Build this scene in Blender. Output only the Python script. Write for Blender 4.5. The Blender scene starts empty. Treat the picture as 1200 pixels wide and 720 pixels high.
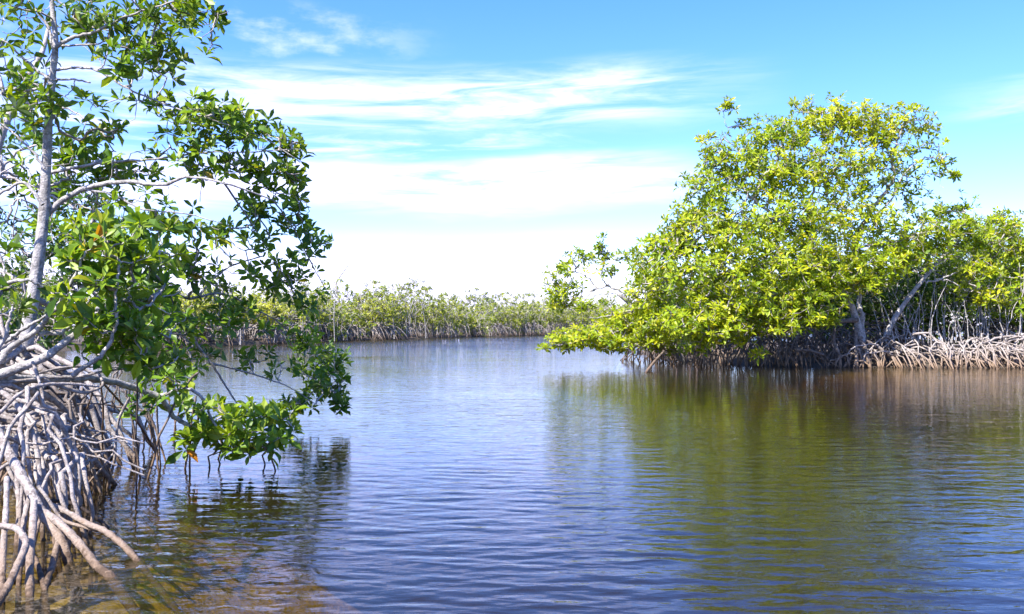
import bpy, math, random
import numpy as np
C = bpy.context.scene.collection
SC = bpy.context.scene
R = math.radians
rng = np.random.default_rng(7)
random.seed(7)

# ---------------------------------------------------------------- camera
CAM_H, FOC = 1.05, 1039.0            # eye height over the water, focal length in photo pixels
cam = bpy.data.cameras.new('camera')
cam.sensor_width = 36.0
cam.lens = FOC / 1200.0 * 36.0
cam.shift_y = 21.0 / 1200.0
cam.clip_start, cam.clip_end = 0.05, 8000
cam_o = bpy.data.objects.new('camera', cam)
cam_o.location = (0, 0, CAM_H)
cam_o.rotation_euler = (R(90), 0, 0)
C.objects.link(cam_o)
SC.camera = cam_o

def at(u, v, Y):
    """real-world point at depth Y metres seen along the photograph's ray (u, v)"""
    return np.array([(u - 600.0) / FOC * Y, Y, CAM_H + (381.0 - v) / FOC * Y])

# ---------------------------------------------------------------- light
SUN_EL, SUN_AZ = R(49), R(-140)      # azimuth measured from +Y (view direction), negative = left
sun_dir = np.array([math.sin(SUN_AZ) * math.cos(SUN_EL), math.cos(SUN_AZ) * math.cos(SUN_EL), math.sin(SUN_EL)])
sl = bpy.data.lights.new('sun', 'SUN')
sl.energy, sl.angle, sl.color = 5.0, R(0.53), (1.0, 0.955, 0.88)
so = bpy.data.objects.new('sun', sl)
import mathutils
so.rotation_euler = mathutils.Vector(sun_dir).to_track_quat('Z', 'Y').to_euler()
so.location = (-20, -20, 30)
C.objects.link(so)
SC.view_settings.view_transform = 'Standard'
SC.view_settings.look = 'None'
SC.view_settings.exposure = 1.55
SC.view_settings.gamma = 1.0
SC.cycles.max_bounces = 8
SC.cycles.transparent_max_bounces = 12
SC.cycles.caustics_reflective = False
SC.cycles.caustics_refractive = False
SC.cycles.use_denoising = True

class NT:
    """small helper to write node trees"""
    def __init__(s, tree):
        s.t = tree; s.t.nodes.clear()
    def n(s, typ, **kw):
        nd = s.t.nodes.new(typ)
        for k, v in kw.items(): setattr(nd, k, v)
        return nd
    def link(s, a, b): s.t.links.new(a, b)
    def put(s, sock, v):
        if isinstance(v, (int, float, tuple, list)): sock.default_value = v
        else: s.link(v, sock)
    def m(s, op, a, b=None, c=None, clamp=False):
        nd = s.n('ShaderNodeMath', operation=op, use_clamp=clamp)
        s.put(nd.inputs[0], a)
        if b is not None: s.put(nd.inputs[1], b)
        if c is not None: s.put(nd.inputs[2], c)
        return nd.outputs[0]
    def mr(s, v, a, b, c=0.0, d=1.0, smooth=True):
        nd = s.n('ShaderNodeMapRange', interpolation_type='SMOOTHSTEP' if smooth else 'LINEAR')
        s.put(nd.inputs[0], v)
        for i, x in enumerate((a, b, c, d)): nd.inputs[i + 1].default_value = x
        return nd.outputs[0]
    def comb(s, x, y, z):
        nd = s.n('ShaderNodeCombineXYZ')
        for i, q in enumerate((x, y, z)): s.put(nd.inputs[i], q)
        return nd.outputs[0]
    def noise(s, vec, scale, detail=4, rough=0.55, dist=0.0):
        nd = s.n('ShaderNodeTexNoise')
        s.put(nd.inputs['Vector'], vec)
        nd.inputs['Scale'].default_value = scale; nd.inputs['Detail'].default_value = detail
        nd.inputs['Roughness'].default_value = rough; nd.inputs['Distortion'].default_value = dist
        return nd.outputs['Fac']
    def ramp(s, fac, stops):
        nd = s.n('ShaderNodeValToRGB')
        s.link(fac, nd.inputs[0])
        e = nd.color_ramp.elements
        while len(e) < len(stops): e.new(0.5)
        for el, (p, c) in zip(e, stops):
            el.position = p; el.color = (*c, 1)
        return nd.outputs[0]
    def mix(s, f, a, b, blend='MIX'):
        nd = s.n('ShaderNodeMix', data_type='RGBA', blend_type=blend)
        s.put(nd.inputs[0], f); s.put(nd.inputs[6], a); s.put(nd.inputs[7], b)
        return nd.outputs[2]

# sky with thin cloud layers
world = bpy.data.worlds.new('World'); SC.world = world; world.use_nodes = True
w = NT(world.node_tree)
sky = w.n('ShaderNodeTexSky', sky_type='NISHITA', sun_disc=False)
sky.sun_elevation = SUN_EL; sky.sun_rotation = SUN_AZ
sky.air_density, sky.dust_density, sky.ozone_density, sky.altitude = 1.0, 0.4, 1.5, 0
SKY_STRENGTH = 0.10
sep = w.n('ShaderNodeSeparateXYZ'); w.link(w.n('ShaderNodeTexCoord').outputs['Generated'], sep.inputs[0])
sx, sy, sz = sep.outputs
E = w.m('MULTIPLY', w.m('ARCSINE', w.m('MULTIPLY', sz, 0.9999)), 57.29578)   # elevation, degrees
A = w.m('MULTIPLY', w.m('ARCTAN2', sx, sy), 57.29578)                        # azimuth, degrees
Ew = w.m('ADD', E, w.m('MULTIPLY', w.m('SUBTRACT', w.noise(w.comb(w.m('MULTIPLY', A, 0.06), w.m('MULTIPLY', E, 0.25), 3.1), 1.0, 4), 0.5), 3.2))
Et = w.m('SUBTRACT', Ew, w.m('MULTIPLY', A, 0.02))
streak = w.noise(w.comb(w.m('MULTIPLY', A, 0.10), w.m('MULTIPLY', w.m('SUBTRACT', E, w.m('MULTIPLY', A, 0.03)), 0.9), 0.0), 1.0, 7, 0.62, 0.6)
puff = w.noise(w.comb(w.m('MULTIPLY', A, 0.25), w.m('MULTIPLY', E, 0.6), 5.0), 1.0, 6, 0.6)
def band(e0, e1, s0, s1, a0, a1, sa, nz, n0, n1, amt):
    up = w.mr(Et, e0 - s0, e0 + s0); dn = w.mr(Et, e1 - s1, e1 + s1, 1, 0)
    le = w.mr(A, a0 - sa, a0 + sa); ri = w.mr(A, a1 - sa, a1 + sa, 1, 0)
    d = w.m('MULTIPLY', w.m('MULTIPLY', up, dn), w.m('MULTIPLY', le, ri))
    return w.m('MULTIPLY', w.m('MULTIPLY', d, w.mr(nz, n0, n1)), amt)
bands = [
    band(7.7, 10.2, 0.9, 0.8, -70, 10.5, 7, streak, 0.22, 0.64, 0.9),     # flat white layer
    band(-6.0, 4.6, 0.6, 2.0, -80, 6.0, 8, puff, 0.12, 0.50, 0.95),        # white haze bank low in the left
    band(-6.0, 2.0, 0.6, 1.6, -80, 60.0, 9, puff, 0.2, 0.6, 0.7),
    band(12.7, 15.8, 1.4, 1.2, -34, 11.5, 7, streak, 0.30, 0.74, 0.85),   # streaky layer
    band(10.5, 13.5, 1.0, 1.2, -60, 3, 8, streak, 0.42, 0.75, 0.7),
    band(16.5, 19.5, 1.0, 1.0, -60, -8, 5, puff, 0.42, 0.8, 0.45),        # faint wisp
    band(11.2, 12.6, 0.3, 0.5, 27.5, 60, 3, streak, 0.3, 0.6, 0.35),
    band(30.0, 95.0, 6.0, 1.0, -200, 200, 1, streak, 0.55, 0.9, 0.22),     # thin cirrus overhead
]
den = bands[0]
for b in bands[1:]:
    den = w.m('MAXIMUM', den, b)
den = w.m('MINIMUM', den, 1.0)
hs = w.n('ShaderNodeHueSaturation'); w.link(sky.outputs[0], hs.inputs['Color']); hs.inputs['Saturation'].default_value = 1.33
hs.inputs['Value'].default_value = 1.0
skyc = w.mix(1.0, hs.outputs[0], (0.93, 0.94, 1.45, 1), 'MULTIPLY')
col = w.mix(den, skyc, (5.9, 5.8, 9.0, 1))
bg = w.n('ShaderNodeBackground'); w.link(col, bg.inputs[0]); bg.inputs[1].default_value = SKY_STRENGTH
w.link(bg.outputs[0], w.n('ShaderNodeOutputWorld').inputs[0])

# ---------------------------------------------------------------- materials
def new_mat(name):
    m = bpy.data.materials.new(name); m.use_nodes = True
    return m, NT(m.node_tree)

def leaf_mat(name, stops, single=False, transl=0.35):
    m, t = new_mat(name)
    geo = t.n('ShaderNodeNewGeometry')
    if single:
        tone = t.n('ShaderNodeObjectInfo').outputs['Random']
    else:
        at_ = t.n('ShaderNodeAttribute', attribute_name='tone'); tone = at_.outputs['Fac']
    c = t.ramp(tone, stops)
    tc = t.n('ShaderNodeTexCoord').outputs['Object']
    c = t.mix(t.m('MULTIPLY', t.noise(tc, 18, 3), 0.35), c, (0.02, 0.05, 0.01, 1))
    c = t.mix(t.mr(t.noise(tc, 70, 2), 0.66, 0.72, 0, 0.55), c, (0.16, 0.10, 0.03, 1))      # blotches and salt marks
    back = t.mix(geo.outputs['Backfacing'], c, t.mix(0.45, c, (0.16, 0.2, 0.07, 1)))
    p = t.n('ShaderNodeBsdfPrincipled'); t.link(back, p.inputs['Base Color'])
    p.inputs['Roughness'].default_value = 0.42; p.inputs['Specular IOR Level'].default_value = 0.32
    tr = t.n('ShaderNodeBsdfTranslucent'); t.link(t.mix(1.0, c, (1.6, 1.6, 0.5, 1), 'MULTIPLY'), tr.inputs[0])
    ms = t.n('ShaderNodeMixShader'); ms.inputs[0].default_value = transl
    t.link(p.outputs[0], ms.inputs[1]); t.link(tr.outputs[0], ms.inputs[2])
    t.link(ms.outputs[0], t.n('ShaderNodeOutputMaterial').inputs[0])
    return m

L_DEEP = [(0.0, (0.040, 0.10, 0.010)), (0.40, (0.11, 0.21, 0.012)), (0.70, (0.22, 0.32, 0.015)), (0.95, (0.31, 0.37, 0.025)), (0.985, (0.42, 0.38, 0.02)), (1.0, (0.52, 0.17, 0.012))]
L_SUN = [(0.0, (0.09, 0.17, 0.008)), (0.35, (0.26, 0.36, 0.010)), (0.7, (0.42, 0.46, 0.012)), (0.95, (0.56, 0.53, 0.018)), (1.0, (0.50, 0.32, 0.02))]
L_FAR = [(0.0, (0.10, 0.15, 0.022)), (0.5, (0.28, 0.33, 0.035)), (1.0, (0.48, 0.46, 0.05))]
L_SHADE = [(0.0, (0.035, 0.085, 0.012)), (0.5, (0.09, 0.17, 0.016)), (0.9, (0.21, 0.28, 0.02)), (1.0, (0.30, 0.29, 0.03))]  # darker leaf ramp, shade on the rear trees put into the colour
M_LEAF = leaf_mat('mangrove_leaf', L_DEEP)
M_LEAF_ONE = leaf_mat('mangrove_leaf_single', L_DEEP, single=True)
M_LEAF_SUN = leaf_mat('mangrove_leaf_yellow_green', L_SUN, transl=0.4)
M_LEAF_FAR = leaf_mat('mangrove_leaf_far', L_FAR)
M_LEAF_SHADE = leaf_mat('mangrove_leaf_shade_tone', L_SHADE)

def bark_mat(name, pale, dark, patch, stain=True, scale=9.0, tide=0.27):
    m, t = new_mat(name)
    pos = t.n('ShaderNodeNewGeometry').outputs['Position']
    n1 = t.noise(pos, scale, 6, 0.65); n2 = t.noise(pos, scale * 4.5, 4, 0.6); n3 = t.noise(pos, scale * 0.35, 3)
    c = t.mix(t.mr(n1, 0.42, 0.62), pale, dark)
    c = t.mix(t.m('MULTIPLY', t.mr(n2, 0.52, 0.66), 0.7), c, patch)
    c = t.mix(t.m('MULTIPLY', t.mr(n3, 0.48, 0.68), 0.4), c, dark)
    spk = t.noise(pos, 95.0, 2, 0.5)
    c = t.mix(t.mr(spk, 0.60, 0.68, 0, 0.6), c, dark)      # lenticels and grime
    if stain:       # wet, algae-brown tide band on whatever stands in the water
        z = t.n('ShaderNodeSeparateXYZ'); t.link(pos, z.inputs[0])
        zz = t.m('ADD', z.outputs[2], t.m('MULTIPLY', t.m('SUBTRACT', n1, 0.5), 0.4))
        c = t.mix(t.mr(zz, 0.0, tide, 0.8, 0.0), c, (0.195, 0.122, 0.070, 1))
        c = t.mix(t.mr(zz, -0.01, 0.085, 0.85, 0.0), c, (0.05, 0.03, 0.018, 1))
    p = t.n('ShaderNodeBsdfPrincipled'); t.link(c, p.inputs['Base Color']); p.inputs['Roughness'].default_value = 0.8
    p.inputs['Specular IOR Level'].default_value = 0.25
    b = t.n('ShaderNodeBump'); b.inputs['Strength'].default_value = 0.9; b.inputs['Distance'].default_value = 0.014
    t.link(t.m('ADD', n1, t.m('MULTIPLY', n2, 0.6)), b.inputs['Height']); t.link(b.outputs[0], p.inputs['Normal'])
    t.link(p.outputs[0], t.n('ShaderNodeOutputMaterial').inputs[0])
    return m
M_BARK = bark_mat('pale_bark', (0.38, 0.35, 0.335, 1), (0.17, 0.155, 0.145, 1), (0.50, 0.47, 0.44, 1), False, 16.0)
M_ROOT = bark_mat('root_bark', (0.345, 0.305, 0.285, 1), (0.165, 0.135, 0.12, 1), (0.48, 0.435, 0.41, 1), True, 22.0)
M_ROOT_BROWN = bark_mat('tidal_root_bark', (0.33, 0.29, 0.27, 1), (0.16, 0.13, 0.11, 1), (0.42, 0.38, 0.35, 1), True, 9.0, 0.55)
M_ROOT_SHADE_TONE = bark_mat('root_bark_shade_tone', (0.17, 0.138, 0.12, 1), (0.075, 0.058, 0.05, 1), (0.24, 0.205, 0.18, 1), True, 9.0, 0.50)  # shade inside the tangle and under the crowns, put into the bark colour
M_TWIG = bark_mat('twig_bark', (0.40, 0.355, 0.34, 1), (0.22, 0.19, 0.18, 1), (0.45, 0.41, 0.40, 1), False)
M_BROWN = bark_mat('brown_wood', (0.23, 0.135, 0.07, 1), (0.12, 0.07, 0.04, 1), (0.28, 0.18, 0.10, 1), False)
M_DARKWOOD = bark_mat('dark_wood', (0.07, 0.05, 0.04, 1), (0.035, 0.025, 0.02, 1), (0.10, 0.075, 0.06, 1), False)

def ground_mat():
    m, t = new_mat('mud')
    pos = t.n('ShaderNodeNewGeometry').outputs['Position']
    n1 = t.noise(pos, 2.2, 6, 0.6); n2 = t.noise(pos, 17.0, 5, 0.65)
    c = t.ramp(n1, [(0.3, (0.12, 0.08, 0.02)), (0.55, (0.33, 0.235, 0.05)), (0.75, (0.44, 0.325, 0.075))])
    c = t.mix(t.mr(n2, 0.5, 0.7, 0, 0.75), c, (0.05, 0.03, 0.016, 1))
    z = t.n('ShaderNodeSeparateXYZ'); t.link(pos, z.inputs[0])
    c = t.mix(t.mr(z.outputs[2], -0.13, -0.04), c, t.ramp(n2, [(0.35, (0.028, 0.021, 0.016)), (0.7, (0.085, 0.062, 0.043))]))   # peat above the water
    p = t.n('ShaderNodeBsdfPrincipled'); t.link(c, p.inputs['Base Color']); p.inputs['Roughness'].default_value = 0.85
    b = t.n('ShaderNodeBump'); b.inputs['Strength'].default_value = 0.7; b.inputs['Distance'].default_value = 0.04
    t.link(n2, b.inputs['Height']); t.link(b.outputs[0], p.inputs['Normal'])
    t.link(p.outputs[0], t.n('ShaderNodeOutputMaterial').inputs[0])
    return m
M_MUD = ground_mat()

def water_mat():
    m, t = new_mat('tea_brown_water')
    pos = t.n('ShaderNodeNewGeometry').outputs['Position']
    mp = t.n('ShaderNodeMapping'); t.link(pos, mp.inputs[0]); mp.inputs['Scale'].default_value = (0.55, 1.5, 1.0)
    n1 = t.noise(mp.outputs[0], 7.0, 3, 0.5, 0.4)
    mp2 = t.n('ShaderNodeMapping'); t.link(pos, mp2.inputs[0]); mp2.inputs['Scale'].default_value = (0.5, 1.3, 1.0); mp2.inputs['Rotation'].default_value = (0, 0, 0.35)
    n2 = t.noise(mp2.outputs[0], 3.4, 3, 0.5, 0.3)
    ln = t.n('ShaderNodeVectorMath', operation='LENGTH'); t.link(pos, ln.inputs[0])
    mp3 = t.n('ShaderNodeMapping'); t.link(pos, mp3.inputs[0]); mp3.inputs['Scale'].default_value = (0.30, 1.25, 1.0); mp3.inputs['Rotation'].default_value = (0, 0, -0.12)
    n3 = t.noise(mp3.outputs[0], 0.75, 4, 0.6, 0.5)
    gust = t.mr(t.noise(pos, 0.16, 3), 0.35, 0.65, 0.55, 1.15)
    b = t.n('ShaderNodeBump'); b.inputs['Distance'].default_value = 0.035
    open_ = t.mr(ln.outputs['Value'], 22, 60, 0.30, 1.5)          # the wide open reach is more wind-ruffled than the sheltered cove
    t.link(t.m('MULTIPLY', gust, open_), b.inputs['Strength'])
    t.link(t.m('ADD', t.m('ADD', t.m('MULTIPLY', n1, 0.6), t.m('MULTIPLY', n2, 0.8)), t.m('MULTIPLY', n3, t.mr(ln.outputs['Value'], 14, 45, 0.3, 3.6))), b.inputs['Height'])
    fr = t.n('ShaderNodeFresnel'); fr.inputs['IOR'].default_value = 1.333; t.link(b.outputs[0], fr.inputs['Normal'])
    gl = t.n('ShaderNodeBsdfGlossy'); gl.inputs['Roughness'].default_value = 0.02; t.link(b.outputs[0], gl.inputs['Normal'])
    gl.inputs['Color'].default_value = (1, 1, 1, 1)
    tr = t.n('ShaderNodeBsdfTransparent'); tr.inputs[0].default_value = (0.96, 0.94, 0.9, 1)
    df = t.n('ShaderNodeBsdfDiffuse'); df.inputs[0].default_value = (0.034, 0.026, 0.007, 1)      # suspended silt
    body = t.n('ShaderNodeMixShader'); body.inputs[0].default_value = 0.30
    t.link(tr.outputs[0], body.inputs[1]); t.link(df.outputs[0], body.inputs[2])
    ms = t.n('ShaderNodeMixShader'); t.link(fr.outputs[0], ms.inputs[0]); t.link(body.outputs[0], ms.inputs[1]); t.link(gl.outputs[0], ms.inputs[2])
    out = t.n('ShaderNodeOutputMaterial'); t.link(ms.outputs[0], out.inputs['Surface'])
    va = t.n('ShaderNodeVolumeAbsorption'); va.inputs['Color'].default_value = (0.80, 0.725, 0.06, 1); va.inputs['Density'].default_value = 1.35
    t.link(va.outputs[0], out.inputs['Volume'])
    return m
M_WATER = water_mat()

# ---------------------------------------------------------------- mesh helpers
def mesh_obj(name, verts, faces, mat, parent=None, smooth=True, attrs=None):
    """verts Nx3, faces MxK array -> one mesh object"""
    me = bpy.data.meshes.new(name)
    verts = np.asarray(verts, np.float32); faces = np.asarray(faces, np.int32)
    k = faces.shape[1]; M = len(faces)
    me.vertices.add(len(verts)); me.vertices.foreach_set('co', verts.ravel())
    me.loops.add(M * k); me.loops.foreach_set('vertex_index', faces.ravel())
    me.polygons.add(M); me.polygons.foreach_set('loop_start', np.arange(0, M * k, k, dtype=np.int32))
    me.polygons.foreach_set('loop_total', np.full(M, k, np.int32))
    if smooth: me.polygons.foreach_set('use_smooth', np.ones(M, bool))
    me.update(calc_edges=True)
    if attrs:
        for an, av in attrs.items():
            a = me.attributes.new(an, 'FLOAT', 'FACE'); a.data.foreach_set('value', np.asarray(av, np.float32))
    me.materials.append(mat)
    o = bpy.data.objects.new(name, me); C.objects.link(o)
    if parent is not None: o.parent = parent
    return o

def smooth_line(pts, n):
    """Catmull-Rom through pts"""
    P = np.asarray(pts, float)
    if len(P) == 2: P = np.array([P[0], (P[0] + P[1]) / 2, P[1]])
    Q = np.vstack([2 * P[0] - P[1], P, 2 * P[-1] - P[-2]])
    out = []
    for i in range(1, len(Q) - 2):
        for s in np.linspace(0, 1, n, endpoint=False):
            a, b, c, d = Q[i - 1], Q[i], Q[i + 1], Q[i + 2]
            out.append(0.5 * ((2 * b) + (-a + c) * s + (2 * a - 5 * b + 4 * c - d) * s * s + (-a + 3 * b - 3 * c + d) * s ** 3))
    out.append(P[-1])
    return np.array(out)

class Tubes:
    def __init__(s): s.v = []; s.f = []; s.n = 0
    def add(s, P, rad, sides=6, knob=0.0, close=True):
        P = np.asarray(P, float); n = len(P)
        rad = np.asarray(rad, float) * np.ones(n)
        if knob: rad = rad * (1 + rng.normal(0, knob, n))
        if close:
            P = np.vstack([P, P[-1] + (P[-1] - P[-2]) / (np.linalg.norm(P[-1] - P[-2]) + 1e-9) * rad[-1] * 0.5]); rad = np.append(rad, rad[-1] * 0.12); n += 1
        T = np.gradient(P, axis=0); T /= (np.linalg.norm(T, axis=1, keepdims=True) + 1e-9)
        up = np.array([0.31, 0.23, 0.92]) if abs(T[0][2]) < 0.8 else np.array([0.9, 0.4, 0.1])
        a0 = np.cross(T[0], up); a0 /= np.linalg.norm(a0)
        A_ = np.empty((n, 3)); A_[0] = a0
        for i in range(1, n):
            q = A_[i - 1] - T[i] * np.dot(A_[i - 1], T[i]); A_[i] = q / (np.linalg.norm(q) + 1e-9)
        B_ = np.cross(T, A_)
        ang = np.linspace(0, 2 * np.pi, sides, endpoint=False)
        ca, sa = np.cos(ang), np.sin(ang)
        ring = P[:, None, :] + rad[:, None, None] * (A_[:, None, :] * ca[None, :, None] + B_[:, None, :] * sa[None, :, None])
        if knob and sides > 4:
            ring += (ring - P[:, None, :]) * rng.normal(0, knob * 0.6, (n, sides))[:, :, None]
        s.v.append(ring.reshape(-1, 3))
        i = np.arange(n - 1)[:, None] * sides; j = np.arange(sides)[None, :]; j2 = (j + 1) % sides
        q = np.stack([i + j, i + j2, i + sides + j2, i + sides + j], -1).reshape(-1, 4) + s.n
        s.f.append(q); s.n += n * sides
    def build(s, name, mat, parent=None):
        if not s.v: return None
        return mesh_obj(name, np.vstack(s.v), np.vstack(s.f), mat, parent)

# leaf templates: x across, y along, z up (unit length 1)
LT8_V = np.array([[0, 0, 0], [-.17, .38, .05], [0, .38, .0], [.17, .38, .05], [-.21, .70, .045], [0, .70, -.015], [.21, .70, .045], [0, 1, -.09]])
LT8_F = np.array([[0, 2, 1], [0, 3, 2], [1, 2, 5], [1, 5, 4], [2, 3, 6], [2, 6, 5], [4, 5, 7], [5, 6, 7]])
LT4_V = np.array([[0, 0, 0], [-.21, .58, .05], [0, .55, -.01], [.21, .58, .05], [0, 1, -.07]])
LT4_F = np.array([[0, 2, 1], [0, 3, 2], [1, 2, 4], [2, 3, 4]])
LT2_V = np.array([[0, 0, 0], [-.25, .55, .03], [.25, .55, .03], [0, 1, -.03]])
LT2_F = np.array([[0, 2, 1], [1, 2, 3]])
LT = {8: (LT8_V, LT8_F), 4: (LT4_V, LT4_F), 2: (LT2_V, LT2_F)}

def unit(v): return v / (np.linalg.norm(v, axis=-1, keepdims=True) + 1e-9)

def rosette_leaves(pos, axis, tone, length, per=9, r=None):
    """leaf frames for whorls of leaves at twig tips. returns origin, X, Y, Z (scaled), tone"""
    N = len(pos)
    per_i = np.clip(rng.normal(per, 1.6, N).round().astype(int), 3, per + 4)
    idx = np.repeat(np.arange(N), per_i)
    k = np.concatenate([np.arange(c) for c in per_i])
    M = len(idx)
    a = axis[idx]
    tmp = np.where(np.abs(a[:, 2:3]) < 0.9, np.array([[0, 0, 1.0]]), np.array([[1.0, 0, 0]]))
    e1 = unit(np.cross(a, tmp)); e2 = np.cross(a, e1)
    ph = k * 2.39996 + rng.uniform(0, 6.28, N)[idx] + rng.normal(0, 0.15, M)
    tilt = np.radians(np.clip(22 + 75 * (k / per_i[idx]) ** 0.8 + rng.normal(0, 11, M), 8, 125))
    rr = e1 * np.cos(ph)[:, None] + e2 * np.sin(ph)[:, None]
    d = unit(a * np.cos(tilt)[:, None] + rr * np.sin(tilt)[:, None])
    d[:, 2] -= 0.10 * (k / per_i[idx]); d = unit(d)
    nrm = unit(a - d * np.sum(a * d, 1, keepdims=True))
    side = np.cross(d, nrm)
    roll = rng.normal(0, 0.28, M)
    X = side * np.cos(roll)[:, None] + nrm * np.sin(roll)[:, None]
    Z = np.cross(X, d)
    L = length * np.clip(rng.normal(0.97, 0.22, M), 0.4, 1.5) * (0.68 + 0.40 * (k / per_i[idx]))
    o = pos[idx] - a * (0.03 * (k / per_i[idx]))[:, None] + rr * 0.006
    tn = np.clip(tone[idx] + rng.normal(0, 0.13, M), 0, 0.94)
    tn = np.where(rng.random(M) < 0.012, 0.985, tn)
    return o, X * L[:, None] * rng.uniform(0.78, 1.06, (M, 1)), d * L[:, None], Z * L[:, None] * rng.uniform(0.2, 2.6, (M, 1)), tn

def leaves_mesh(name, fr, mat, parent, res=8):
    o, X, Y, Z, tn = fr
    V, F = LT[res]
    v = o[:, None, :] + V[None, :, 0:1] * X[:, None, :] + V[None, :, 1:2] * Y[:, None, :] + V[None, :, 2:3] * Z[:, None, :]
    f = F[None] + (np.arange(len(o)) * len(V))[:, None, None]
    return mesh_obj(name, v.reshape(-1, 3), f.reshape(-1, 3), mat, parent, smooth=False, attrs={'tone': np.repeat(tn, len(F))})

def empty(name, loc, label, cat, group=None):
    o = bpy.data.objects.new(name, None); C.objects.link(o); o.location = loc; o.empty_display_size = 0.3
    o['label'] = label; o['category'] = cat
    if group: o['group'] = group
    return o

LEAF_ME = []
for q in range(5):
    V = LT8_V.copy(); V[:, 0] *= rng.uniform(0.92, 1.15); V[7, 2] = rng.uniform(-0.16, 0.02); V[[1, 3, 4, 6], 2] = rng.uniform(0.02, 0.09)
    me = bpy.data.meshes.new('leaf'); me.from_pydata(V.tolist(), [], LT8_F.tolist()); me.update(); me.materials.append(M_LEAF_ONE)
    LEAF_ME.append(me)

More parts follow.
